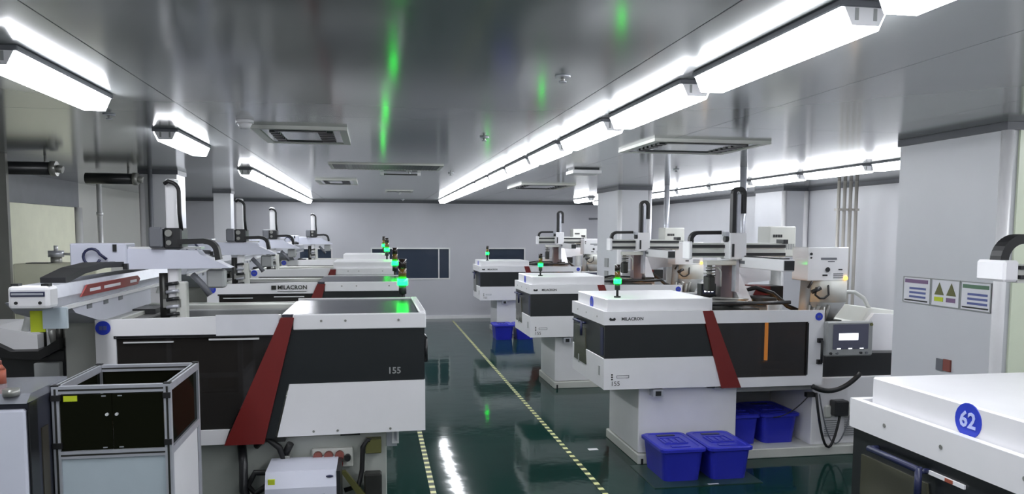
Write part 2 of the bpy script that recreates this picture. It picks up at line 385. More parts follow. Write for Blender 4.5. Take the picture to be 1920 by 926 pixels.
# dark air ducts under the ceiling at left
for nm, x0, x1, y, lab in (('air_duct', -4.25, -2.95, 8.0, 'dark round duct under the ceiling at the far left edge'), ('air_duct', -3.12, -2.63, 9.4, 'short dark duct under the ceiling beside the left column')):
    t = thing(nm, (x1, y, 2.55), lab, 'duct')
    MB().cyl((x0, y, 2.57), (x1, y, 2.57), .06, 14).build('pipe', CHAR, t)
    MB().cyl((x1, y, 2.57), (x1+.05, y, 2.57), .07, 14).cyl((x1+.05, y, 2.57), (x1+.10, y, 2.56), .035, 10).build('coupling', STEEL, t)
    MB().cyl((x1-.05, y, 2.57), (x1-.05, y, H), .012, 8).build('hanger', STEEL, t)
tag(MB().cyl((-3.309, 10.4, 0), (-3.309, 10.4, 2.62), .03, 10).cyl((-3.309, 10.4, 2.18), (-3.309, 10.4, 2.22), .04, 10).build('steel_pipe', BRIGHT), 'bright steel pipe standing before the left wall', 'pipe')
for k in range(4):
    x = 6.06+.085*k
    tag(MB().cyl((x, 9.55, 0), (x, 9.55, H), .022, 10).box(x-.03, x+.03, 9.52, 9.6, 2.3, 2.33).build('steel_pipe', PIPE),
        'grey vertical pipe by the right wall, %s of the cluster of four from the left' % ('first', 'second', 'third', 'fourth')[k], 'pipe', 'vertical pipes by the right wall')
tag(MB().cyl((4.25, 11.06, 1.3), (4.25, 11.06, H), .04, 12).build('feed_pipe', ALU), 'aluminium feed pipe from the ceiling to the second right loader', 'pipe', 'material feed pipes')
tag(MB().cyl((3.84, 7.8, 1.3), (3.84, 7.8, H), .035, 12).build('feed_pipe', ALU), 'aluminium feed pipe from the ceiling beside the nearest right robot mast', 'pipe', 'material feed pipes')
tag(MB().box(5.0, 6.4, YB-.04, YB, 2.30, 2.34).build('wall_rail', MID), 'thin grey rail on the back wall beyond the far column', 'rail')
# ------------------------------------------------------------------ floor tapes
for x, ya, yb, lb in ((1.73, 4.2, 17.6, 'yellow dashed floor tape along the right row of machines'), (.43, 4.2, 17.6, 'yellow dashed floor tape beside the left machines')):
    o = MB().box(x-.022, x+.022, ya, yb, .0, .002).build('floor_tape', TAPE); tag(o, lb, 'tape', 'floor tapes of the aisle')
tag(MB().box(1.93, 2.02, 6.85, 6.91, 0, .002).build('floor_sticker', WHITE), 'small white sticker on the floor left of the nearest right machine', 'sticker')
# ------------------------------------------------------------------ signal tower as a part with lit lens
def tower(root, x, y, z, s=1.0):
    p = MB().cyl((x, y, z), (x, y, z+.012*s), .03*s, 12).cyl((x, y, z+.012*s), (x, y, z+.065*s), .011*s, 8).cyl((x, y, z+.065*s), (x, y, z+.12*s), .024*s, 12).build('signal_tower', BLACK, root)
    MB().cyl((x, y, z+.12*s), (x, y, z+.162*s), .033*s, 14).build('green_lens', GREENL, p)
    MB().cyl((x, y, z+.162*s), (x, y, z+.225*s), .025*s, 12).build('amber_lens', AMBER, p)
    MB().cyl((x, y, z+.225*s), (x, y, z+.285*s), .025*s, 12).build('red_lens', REDL, p)
    return p
def disc(root, c, normal, r, body=None):
    n = Vector(normal); c = Vector(c)
    d = MB().cyl(c, c+n*.004, r, 24).build('number_disc', BLUEL, root)
    xd = Vector((0, 0, 1)).cross(n)
    if body: text('numeral', body, r*1.25, c+n*.005, xd, (0, 0, 1), LILAC, d, .0008, bold=r*.03)
    else:
        for k in (-1, 1):
            q = c+n*.005+xd*k*r*.28
            MB().box(q.x-abs(xd.x)*r*.2-.001, q.x+abs(xd.x)*r*.2+.001, q.y-abs(xd.y)*r*.2-.001, q.y+abs(xd.y)*r*.2+.001, q.z-r*.28, q.z+r*.28).build('mark', SIGNB, d)
    return d
def lettering(root, body, size, x, y, z, mater):
    o = text('lettering', body, size, (x, y, z), (1, 0, 0), (0, 0, 1), mater, root, .0008, bold=size*.02); return o
# ------------------------------------------------------------------ right hand machines
def make_right(X, F):
    t = thing('moulding_machine', (X+1.5, F+.5, 0), '', 'machine', 'moulding machines of the right row')
    def B(): return MB()
    x = lambda v: X+v
    y = lambda v: F+v
    # base
    B().box(x(.345), x(1.25), y(.10), y(.95), .09, .665, .006).build('pedestal', WHITE, t)
    B().box(x(.33), x(3.2), y(.06), y(1.0), 0, .085, .006).build('plinth', WHITE2, t)
    B().box(x(.36), x(.38), y(.052), y(.062), .0, .05).build('toe_slot', CHAR, t)
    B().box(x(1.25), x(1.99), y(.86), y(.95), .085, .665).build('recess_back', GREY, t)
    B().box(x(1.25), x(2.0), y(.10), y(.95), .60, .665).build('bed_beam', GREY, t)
    B().box(x(1.99), x(3.2), y(.12), y(.95), .085, .70, .006).build('injection_base', WHITE, t)
    for k in range(2):
        b = B()
        for q in range(8): b.box(x(2.12+.20*k), x(2.24+.20*k), y(.112), y(.122), .16+.02*q, .168+.02*q)
        o = b.build('louvre_vent', GREY, t)
    br = B().box(x(.44), x(.53), y(.0), y(.1), .60, .665).build('cable_bracket', ALU, t)
    B().box(x(.46), x(.51), y(-.004), y(.001), .61, .65).build('bracket_opening', CHAR, br)
    B().box(x(1.02), x(1.1), y(.05), y(.1), .635, .665).build('cable_bracket', ALU, t)
    # clamp cover: lower panel, dark band, rim, hood
    B().prism([(x(0), .675), (x(1.055), .675), (x(.975), .94), (x(0), .94)], 'y', y(0), y(.03)).build('lower_panel', WHITE, t)
    B().box(x(0), x(.03), y(.03), y(1.06), .675, .94, .004).build('end_lower_panel', WHITE, t)
    B().prism([(x(.004), .94), (x(.975), .94), (x(.89), 1.225), (x(.004), 1.225)], 'y', y(.006), y(.03)).build('dark_band', BAND, t)
    ed = B().box(x(.006), x(.03), y(.03), y(1.06), .94, 1.225).build('end_door', BAND, t)
    B().box(x(.001), x(.007), y(.05), y(.13), .96, 1.20).build('corner_reflection', NAVY, ed)  # bluish strip with a window reflection put into its colour
    B().prism([(y(.55), .80), (y(.99), .80), (y(.99), 1.13), (y(.62), 1.13)], 'x', x(-.004), x(.007)).build('window_pane', mat_pane, ed)
    B().cyl((x(-.035), y(.62), 1.06), (x(-.035), y(.62), 1.19), .012, 10).cyl((x(-.035), y(.62), 1.175), (x(.01), y(.62), 1.175), .010, 8).cyl((x(-.035), y(.62), 1.18), (x(-.035), y(.90), 1.18), .012, 10).cyl((x(-.035), y(.90), 1.18), (x(.01), y(.90), 1.18), .010, 8).build('handle', NAVY, ed)
    B().box(x(-.006), x(.0), y(.12), y(.15), .78, .86).build('vent_slot', GREY, t)
    B().box(x(-.006), x(.0), y(.80), y(.83), .78, .86).build('vent_slot', GREY, t)
    # rim as a shallow tray and the raised hood
    B().frame(x(-.008), x(.93), y(-.008), y(1.07), 1.225, 1.34, .03, 'z').box(x(.02), x(.9), y(.02), y(1.05), 1.225, 1.27).build('rim', WHITE, t)
    B().box(x(.028), x(.97), y(.03), y(.985), 1.265, 1.44, .006).build('hood', WHITE, t)
    for yy in (.2, .55, .85): B().cyl((x(-.011), y(yy), 1.28), (x(-.007), y(yy), 1.28), .008, 8).build('screw', STEEL, t)
    disc(t, (x(.029), y(.5), 1.375), (-1, 0, 0), .055)
    tower(t, x(.17), y(.2), 1.44)
    lettering(t, 'MILACRON', .038, x(.24), y(-.010), 1.275, CHAR)
    B().prism([(x(.045), 1.262), (x(.085), 1.262), (x(.095), 1.275), (x(.085), 1.288), (x(.065), 1.278), (x(.045), 1.288), (x(.035), 1.275)], 'y', y(-.0105), y(-.008)).build('logo', CHAR, t)
    # model sticker
    st = B().box(x(.06), x(.19), y(-.003), y(.001), .70, .80).build('model_sticker', WHITE, t)
    B().frame(x(.11), x(.22), y(-.0045), y(-.0005), .772, .797, .004).build('sticker_bar', MID, st)
    text('model_number', '155', .055, (x(.10), y(-.004), .725), (1, 0, 0), (0, 0, 1), DSTEEL, st, .0008)
    for k in range(3): B().box(x(.062), x(.078), y(-.0045), y(-.001), .757+.02*k, .769+.02*k).build('sticker_square', DSTEEL, st)
    # stripe
    B().prism([(x(.865), 1.335), (x(.955), 1.335), (x(1.235), .66), (x(1.055), .66)], 'y', y(-.012), y(.05)).build('red_stripe', RED, t)
    # guard door right of the stripe with window
    gd = B().prism([(x(.965), 1.335), (x(2.01), 1.325), (x(2.01), 1.225), (x(1.005), 1.225)], 'y', y(0), y(.03)) \
        .prism([(x(1.2), .745), (x(2.01), .745), (x(2.01), .66), (x(1.235), .66)], 'y', y(0), y(.03)) \
        .box(x(1.86), x(2.01), y(0), y(.03), .745, 1.225).build('guard_door', WHITE, t)
    B().prism([(x(1.0), 1.225), (x(1.86), 1.225), (x(1.86), .745), (x(1.2), .745)], 'y', y(.012), y(.018)).build('window_pane', TINT, gd)
    B().box(x(1.846), x(1.862), y(-.004), y(.012), .755, 1.215).build('window_gasket', BLACK, gd)
    h = B().tube([(x(1.965), y(0), .87), (x(1.965), y(-.05), .87), (x(1.965), y(-.05), 1.06), (x(1.965), y(0), 1.06)], .012, 8).box(x(1.945), x(1.985), y(-.03), y(.002), .85, .89).box(x(1.945), x(1.985), y(-.03), y(.002), 1.04, 1.08).build('handle', BLACK, gd)
    disc(t, (x(1.955), y(-.001), 1.27), (0, -1, 0), .035)
    # rear side and interior
    B().box(x(1.0), x(2.0), y(1.0), y(1.03), .66, 1.32).build('rear_guard', WHITE, t)
    B().box(x(.035), x(1.0), y(1.03), y(1.06), .67, 1.225).build('rear_panel', WHITE, t)
    B().prism([(x(1.45), 1.36), (x(1.82), 1.36), (x(1.76), 1.475), (x(1.45), 1.475)], 'y', y(.78), y(1.03)).build('rear_top_cover', WHITE, t)
    B().prism([(x(1.72), 1.40), (x(1.90), 1.40), (x(1.90), 1.485), (x(1.77), 1.485)], 'y', y(.77), y(1.04)).build('rear_stripe', RED, t)
    B().box(x(1.90), x(2.04), y(.78), y(1.04), 1.36, 1.485).build('rear_dark_cover', CHAR, t)
    B().box(x(.95), x(2.0), y(.05), y(1.0), .655, .68).build('bed', DSTEEL, t)
    pl = B().box(x(.84), x(.97), y(.2), y(.95), .68, 1.32, .008).build('moving_platen', DSTEEL, t)
    B().box(x(1.33), x(1.50), y(.2), y(.95), .68, 1.33, .008).build('fixed_platen', DSTEEL, t)
    B().box(x(.97), x(1.13), y(.35), y(.8), .76, 1.2, .006).build('mould_half', STEEL, t)
    B().box(x(1.17), x(1.33), y(.35), y(.8), .76, 1.2, .006).build('mould_half', STEEL, t)
    for zz in (.8, 1.26):
        for yy in (.28, .86): B().cyl((x(.95), y(yy), zz), (x(1.9), y(yy), zz), .035, 12).build('tie_bar', STEEL, t)
    B().box(x(1.615), x(1.64), y(.3), y(.32), .84, 1.23).build('reflection_strip', REFLGLOW, t)  # invented glowing strip standing in for an orange reflection
    B().tube([(x(1.0), y(.3), 1.36), (x(1.3), y(.25), 1.37), (x(1.6), y(.35), 1.36), (x(1.85), y(.3), 1.37)], .018, 7).build('hose', CHAR, t)
    B().tube([(x(1.05), y(.5), 1.36), (x(1.25), y(.62), 1.39), (x(1.45), y(.55), 1.38), (x(1.7), y(.68), 1.36)], .014, 7).build('hose', STEEL, t)
    B().tube([(x(1.0), y(.7), 1.36), (x(1.3), y(.8), 1.40), (x(1.75), y(.75), 1.37)], .016, 7).build('hose', BLACK, t)
    B().box(x(1.1), x(1.45), y(.4), y(.6), 1.335, 1.375, .006).build('valve_block', STEEL, t)
    B().box(x(1.66), x(1.8), y(.45), y(.75), 1.335, 1.40, .006).build('valve_block', DSTEEL, t)
    B().tube([(x(1.62), y(.8), 1.44), (x(1.75), y(.78), 1.47), (x(1.9), y(.72), 1.42), (x(2.02), y(.65), 1.30), (x(2.15), y(.6), 1.24)], .022, 8).build('cable_bundle', BLACK, t)
    # injection side
    B().prism([(x(2.02), .70), (x(3.16), .70), (x(3.16), .90), (x(2.02), .92)], 'y', y(.15), y(.9)).build('injection_bed', CHAR, t)
    B().prism([(x(2.1), .9), (x(3.16), .9), (x(3.16), 1.245), (x(2.68), 1.30), (x(2.6), 1.17), (x(2.1), 1.12)], 'y', y(.35), y(.9)).build('injection_cover', WHITE2, t)
    B().prism([(x(2.62), .84), (x(3.16), .84), (x(3.16), 1.235), (x(2.70), 1.255), (x(2.62), 1.16)], 'y', y(.30), y(.36)).build('injection_side_cover', WHITE, t)
    B().box(x(2.18), x(2.42), y(.38), y(.68), 1.10, 1.19).build('throat_block', DSTEEL, t)
    for k in range(5):
        a = x(2.03)+.05*k; B().cyl((a, y(.34+.05*(k % 3)), 1.15), (a+.03, y(.34), 1.34-.02*(k % 2)), .018, 8).build('fitting', STEEL, t)
    # operator panel on an arm
    cp = B().box(x(2.0), x(2.45), y(-.06), y(.0), .92, 1.23, .012).build('control_panel', GREY, t)
    sc = B().box(x(2.06), x(2.40), y(-.064), y(-.056), .985, 1.205).build('screen', SCREEN, cp)
    B().box(x(2.115), x(2.30), y(-.0665), y(-.060), 1.065, 1.125).build('bright_window', SCREENW, cp)
    for k in range(3): B().box(x(2.10+.11*k), x(2.135+.11*k), y(-.0665), y(-.06), .986, .994).build('lit_key', SCREENW, cp)
    for k, xx in enumerate((2.04, 2.10, 2.33, 2.385)): B().cyl((x(xx), y(-.075), .95), (x(xx), y(-.055), .95), .011, 10).build('button', CHAR if k % 2 == 0 else MID, cp)
    B().cyl((x(2.425), y(-.07), 1.20), (x(2.425), y(-.055), 1.20), .014, 10).build('estop_button', OLIVE, cp)
    B().box(x(2.465), x(2.49), y(.1), y(.15), .93, 1.13).build('panel_arm', BLACK, t)
    # floor side electrics
    eb = B().box(x(2.16), x(2.30), y(.02), y(.12), .36, .50, .01).build('socket_box', CHAR, t)
    B().box(x(2.10), x(2.18), y(.09), y(.12), .33, .45, .015).build('cable_clamp', WHITE2, t)
    B().box(x(2.30), x(2.38), y(.09), y(.12), .33, .45, .015).build('cable_clamp', WHITE2, t)
    def sag(x0, z0, x1, z1, low, yy, r, n=12):
        pts = []
        for i in range(n+1):
            u = i/n; q = 4*u*(1-u); pts.append((x(x0+(x1-x0)*u), y(yy), z0+(z1-z0)*u-low*q))
        return pts
    B().tube(sag(1.98, .58, 2.22, .36, .38, .04, .012), .012, 7).build('power_cable', BLACK, t)
    B().tube(sag(2.03, .56, 2.34, .36, .35, .07, .006), .007, 6).build('power_cable', MID, t)
    B().tube(sag(1.90, .655, 2.36, .76, .09, -.03, .02), .022, 8).build('cable_bundle', BLACK, t)
    B().tube(sag(1.60, .36, 1.95, .56, .05, .09, .005), .005, 5).build('sensor_wire', CHAR, t)
    B().box(x(1.90), x(1.98), y(.05), y(.1), .54, .58).build('connector', BLACK, t)
    B().box(x(2.40), x(2.46), y(-.02), y(.02), .0, .52).build('guard_post', DSTEEL, t)
    return t
mat_pane = mat('bronze_window', (70, 70, 58), .12, var=.05)
m1 = make_right(1.895, 6.3)
m1['label'] = 'white and black moulding machine with red stripe behind the two lidded blue crates'
m2 = dup(m1, .03, 3.33, 'white and black moulding machine in the middle of the right row')
m3 = dup(m1, .12, 8.75, 'farthest white and black moulding machine of the right row, before the small dark back window', skip=('power_cable',))
m4 = dup(m1, 0, -4.53, 'nearest white moulding machine at the lower right corner with disc 62', skip=('number_disc', 'signal_tower', 'reflection_strip'))
disc(m4, (1.895+.029, 2.245, 1.387), (-1, 0, 0), .058, '62')
MB().box(1.893, 1.900, 2.215, 2.39, 1.166, 1.180).build('name_plate', WHITE, m4, 'small white plate with an orange mark')
MB().box(1.890, 1.895, 2.265, 2.30, 1.167, 1.179).build('plate_mark', ORANGE, m4)
# ------------------------------------------------------------------ right hand robots
def make_rrobot():
    X, Y = 3.3, 6.9
    t = thing('take_out_robot', (X, Y, 1.33), '', 'robot', 'take out robots of the right row')
    MB().box(3.24, 3.36, 6.98, 7.12, 1.34, 1.70).build('riser', mat('mauve_grey_paint', (112, 100, 104), .45), t)
    MB().box(3.2, 3.4, 6.94, 7.16, 1.33, 1.36).build('foot_plate', DSTEEL, t)
    bm_ = MB().box(3.36, 3.46, 6.05, 7.35, 1.68, 1.78, .006).build('traverse_beam', WHITE, t)
    MB().box(3.365, 3.455, 6.045, 6.052, 1.69, 1.77).build('end_cap', CHAR, bm_)
    MB().box(3.38, 3.44, 6.1, 7.3, 1.78, 1.79).build('rail', CHAR, bm_)
    MB().box(3.357, 3.361, 6.75, 7.0, 1.715, 1.745).build('logo_mark', MID, bm_)
    arm = MB().box(2.90, 3.86, 6.92, 7.02, 1.77, 1.905, .004).build('cross_arm', WHITE2, t)
    for z in (1.80, 1.875): MB().box(2.91, 3.85, 6.905, 6.925, z-.014, z+.014).build('guide_rail', CHAR, arm)
    MB().box(2.87, 2.905, 6.88, 7.04, 1.755, 1.92, .008).build('arm_end_cap', WHITE, arm)
    MB().box(3.82, 3.87, 6.9, 7.03, 1.9, 1.94).build('stop_block', CHAR, arm)
    ca = MB().box(3.235, 3.40, 6.80, 7.0, 1.755, 2.0, .006).build('carriage', WHITE, t)
    MB().cyl((3.20, 6.85, 1.945), (3.24, 6.85, 1.945), .03, 12).build('motor', CHAR, ca)
    MB().box(3.20, 3.24, 6.82, 6.9, 1.97, 2.01).build('bracket', ALU, ca)
    MB().box(3.255, 3.275, 6.79, 6.80, 1.78, 1.9).build('slot', CHAR, ca)
    ms = MB().box(3.315, 3.355, 6.84, 6.92, 1.45, 2.36, .004).build('mast', ALU, t)
    MB().ribbon([(3.285, 6.86, 1.98), (3.285, 6.86, 2.36)] + arc((3.335, 2.36), .05, 180, 0, 8, y=6.86) + [(3.385, 6.86, 2.18)], .06, .035).build('cable_chain', BLACK, t)
    MB().ribbon([(2.915, 6.96, 1.91), (2.918, 6.96, 1.93)] + arc((2.985, 1.93), .07, 180, 90, 6, y=6.96) + [(3.21, 6.96, 2.003)], .06, .035).build('cable_chain', BLACK, t)
    g = MB().box(3.03, 3.33, 6.84, 6.92, 1.70, 1.745, .005).build('gripper_arm', WHITE2, t)
    MB().box(3.04, 3.11, 6.82, 6.94, 1.46, 1.60, .01).build('gripper_body', DSTEEL, g)
    MB().cyl((3.075, 6.88, 1.60), (3.075, 6.88, 1.70), .025, 10).build('wrist', STEEL, g)
    for k in range(4): MB().cyl((3.03, 6.86, 1.60+.025*k), (3.12, 6.85, 1.605+.025*k), .007, 6).build('air_fitting', STEEL if k % 2 else CHAR, g)
    MB().tube([(3.10, 6.88, 1.68)] + arc((3.13, 1.62), .06, 110, -10, 6, y=6.88) + [(3.19, 6.88, 1.50)], .009, 6).build('air_hose', CABLEW, g)
    MB().prism([(6.9, 1.36), (7.4, 1.36), (7.4, 1.67), (7.25, 1.67)], 'x', 3.4, 3.52).build('gusset', WHITE, t)
    MB().prism([(3.42, 1.68), (3.96, 1.68), (3.96, 1.52), (3.72, 1.50), (3.60, 1.36), (3.42, 1.36)], 'y', 7.38, 7.42).build('back_shield', WHITE, t)
    return t
rr = make_rrobot()
rr['label'] = 'robot with white cross arm and tall black cable chain behind the machine window with the added amber strip'
dup(rr, .22, 3.2, 'robot with white cross arm and black chain in front of the far white column')
dup(rr, .36, 8.6, 'farthest right robot with white cross arm against the back wall')
t = thing('take_out_robot', (2.75, 2.6, 1.45), 'white robot arm end with arched black cable at the right edge', 'robot', 'take out robots of the right row')
MB().box(2.59, 2.665, 2.87, 3.03, 1.80, 1.89, .01).build('arm_end_cap', WHITE, t)
a_ = MB().box(2.665, 3.5, 2.88, 3.0, 1.795, 1.87).build('cross_arm', WHITE2, t)
for z in (1.82, 1.86): MB().box(2.665, 3.5, 2.865, 2.885, z-.008, z+.008).build('guide_rail', CHAR, a_)
MB().ribbon([(2.625, 2.94, 1.885)] + arc((2.72, 1.885), .095, 180, 90, 8, y=2.94) + [(3.3, 2.94, 1.98)], .06, .04).build('cable_chain', BLACK, t)
MB().box(3.0, 3.15, 2.6, 2.8, 1.44, 1.79).build('riser', MID, t)
# ------------------------------------------------------------------ dryers and loaders on the right
DRYW = mat('glossy_white_enamel', (226, 226, 228), .07, var=.02)
def make_dryer(X=3.94, Y=6.66):
    t = thing('hopper_dryer', (X+.43, Y+.05, 1.2), '', 'dryer', 'hopper dryers of the right row')
    b = MB().box(X, X+.41, Y, Y+.28, 1.56, 1.872, .006).build('cabinet', DRYW, t)
    MB().cyl((X+.20, Y-.008, 1.665), (X+.20, Y, 1.665), .022, 14).build('dial', CHAR, b)
    MB().box(X+.13, X+.29, Y-.002, Y+.001, 1.755, 1.775).build('logo_strip', MID, b)
    MB().box(X+.20, X+.27, Y-.002, Y+.001, 1.735, 1.745).build('logo_strip', MID, b)
    for k in range(3): MB().box(X+.26, X+.36, Y-.002, Y+.001, 1.585+.018*k, 1.593+.018*k).build('caption_line', MID, b)
    MB().box(X+.15, X+.20, Y-.003, Y+.001, 1.605, 1.62).build('switch', CHAR, b)
    MB().box(X+.31, X+.35, Y-.003, Y+.001, 1.66, 1.67).build('switch', CHAR, b)
    MB().cyl((X+.03, Y-.006, 1.81), (X+.03, Y, 1.81), .013, 10).cyl((X+.03, Y-.006, 1.775), (X+.03, Y, 1.775), .009, 10).build('knob', CHAR, b)
    MB().cyl((X+.385, Y-.012, 1.585), (X+.385, Y, 1.585), .018, 12).build('amber_indicator', AMBLED, b)
    hx, hy = X+.27, Y+.16
    MB().cyl((hx, hy, 1.36), (hx, hy, 1.56), .20, 28).build('hopper_drum', WHITE2, t)
    MB().cyl((hx, hy, 1.18), (hx, hy, 1.36), .085, 28, .20).build('hopper_cone', GREY, t)
    MB().cyl((hx, hy, 1.175), (hx, hy, 1.20), .085, 20).build('hopper_neck', DSTEEL, t)
    MB().cyl((X+.05, Y+.14, 1.13), (X+.06, Y+.12, 1.56), .05, 14).build('blower_leg', GREY, t)
    MB().tube([(X+.08, Y-.02, 1.50)] + [(X+.0+.22*u, Y-.07, 1.50-.10*4*u*(1-u)) for u in (.2, .4, .6, .8)] + [(X+.2, Y-.02, 1.52)], .010, 7).build('hose', BLACK, t)
    MB().cyl((X+.02, Y-.05, 1.46), (X+.10, Y-.06, 1.50), .02, 8).cyl((X-.02, Y-.05, 1.50), (X+.02, Y-.05, 1.56), .012, 8).build('valve', CHAR, t)
    MB().tube([(hx+.2, hy, 1.44), (hx+.32, hy, 1.44), (hx+.42, hy, 1.38), (hx+.48, hy, 1.28)], .02, 8).build('clear_hose', CABLEW, t)
    return t
d1 = make_dryer(); d1['label'] = 'white dryer box over a grey hopper cone beside the lit operator screen'
dup(d1, .14, 3.6, 'white dryer box with hopper behind the nearest right robot arm')
dup(d1, .20, 8.6, 'distant white dryer box right of the farthest right robot')
def make_loader(X, Y):
    t = thing('material_loader', (X+.3, Y+.2, 1.4), '', 'loader', 'material loaders of the right row')
    b = MB().box(X, X+.30, Y, Y+.26, 1.755, 2.07, .012, 2).build('housing', WHITE2, t)
    for k in range(4): MB().box(X+.04+.027*k, X+.063+.027*k, Y-.002, Y+.001, 1.955, 1.985).build('logo_mark', CHAR, b)
    for k in range(5): MB().box(X+.16+.026*k, X+.178+.026*k, Y-.002, Y+.001, 1.83, 1.89).build('vent_slot', GREY, b)
    MB().box(X+.06, X+.08, Y-.003, Y+.001, 1.765, 1.785).build('latch', CHAR, b)
    MB().cyl((X+.15, Y+.13, 0), (X+.15, Y+.13, 1.755), .06, 14).cyl((X+.15, Y+.13, 0), (X+.15, Y+.13, .02), .14, 14).build('stand', GREY, t)
    return t
ld = make_loader(4.05, 7.6); ld['label'] = 'white loader box with a small dark logo behind the nearest right dryer'
dup(ld, .04, 3.1, 'white loader box above the second right dryer, against the grey wall')
dup(ld, .14, 8.75, 'distant white loader box above the farthest right dryer')
t = thing('counter_box', (3.12, 7.0, 1.43), 'small black digital counter box with a pale display behind the number disc', 'display')
MB().box(3.05, 3.20, 7.0, 7.1, 1.40, 1.52, .006).build('case', CHAR, t); MB().box(3.068, 3.185, 6.997, 7.001, 1.425, 1.50).build('display', NAVY, t)
for k in range(3): MB().box(3.08+.035*k, 3.10+.035*k, 6.994, 6.998, 1.44, 1.445+.015*(k+1)).build('display_mark', SCREENW, t)
MB().box(3.09, 3.16, 7.03, 7.07, 1.33, 1.40).build('stand', CHAR, t)
# ------------------------------------------------------------------ blue crates
def make_crate(x0, y0, z0=0, h=.28, lx=.37, ly=.52):
    t = thing('storage_crate', (x0+lx/2, y0+ly/2, z0), '', 'crate')
    bm = MB()
    def ring(ins, z, r=.05, n=4):
        pts = []
        for cx, cy, a0 in ((x0+lx-ins-r, y0+ly-ins-r, 0), (x0+ins+r, y0+ly-ins-r, 90), (x0+ins+r, y0+ins+r, 180), (x0+lx-ins-r, y0+ins+r, 270)):
            for k in range(n+1):
                a = R(a0+90*k/n); pts.append((cx+r*math.cos(a), cy+r*math.sin(a), z))
        return [bm.bm.verts.new(p) for p in pts]
    def loft(rings):
        n = len(rings[0])
        for A, Bq in zip(rings, rings[1:]):
            for k in range(n): bm.bm.faces.new((A[k], A[(k+1) % n], Bq[(k+1) % n], Bq[k]))
        bm.bm.faces.new(rings[0][::-1]); bm.bm.faces.new(rings[-1])
    loft([ring(.035, z0), ring(.012, z0+h-.04), ring(.012, z0+h-.03)])
    bm.build('body', BLUE, t)
    bm = MB()
    loft([ring(.0, z0+h-.035), ring(-.008, z0+h-.03), ring(-.008, z0+h-.008), ring(.006, z0+h), ring(.03, z0+h), ring(.036, z0+h-.006)])
    lid = bm.build('lid', BLUE, t)
    zt = z0+h-.006
    cx, cy = x0+lx/2, y0+ly/2
    for dy in (-.17, .17): MB().box(cx-.08, cx+.08, cy+dy-.02, cy+dy+.02, zt, zt+.006, .002).build('lid_grip', NAVY if dy > 0 else BLUE, lid)
    MB().frame(cx-.10, cx+.10, cy-.09, cy+.09, zt, zt+.008, .012, 'z').build('lid_rib', BLUE, lid)
    for k in range(3): MB().box(cx-.07+.055*k, cx-.04+.055*k, cy-.06, cy+.06, zt, zt+.007).build('lid_rib', BLUE, lid)
    return t
ca = make_crate(2.245, 5.82); ca['label'] = 'left of two lidded blue crates on the green mat'; ca['group'] = 'blue storage crates'
def crate(dx, dy, dz, lab):
    c = dup(ca, dx, dy, lab); c.location.z += dz; return c
crate(.40, -.01, 0, 'right of two lidded blue crates on the green mat')
crate(1.205, .68, .086, 'blue crate inside the open machine base, the brighter right one')
c_ = crate(.865, .68, .086, 'blue crate in the shadowed left of the open machine base')
c_.scale.x = .74
crate(-.06, 8.45, 0, 'far blue crate left, under the farthest right machine')
crate(.34, 8.45, 0, 'far blue crate right, under the farthest right machine')
t = thing('floor_mat', (2.6, 6.0, 0), 'thin dark green mat under the two front blue crates', 'mat')
MB().box(2.15, 3.06, 5.72, 6.33, 0, .006).build('sheet', MATG, t)
MB().box(2.60, 2.69, 5.735, 5.755, .006, .0075).build('mat_label', SIGNW, t)
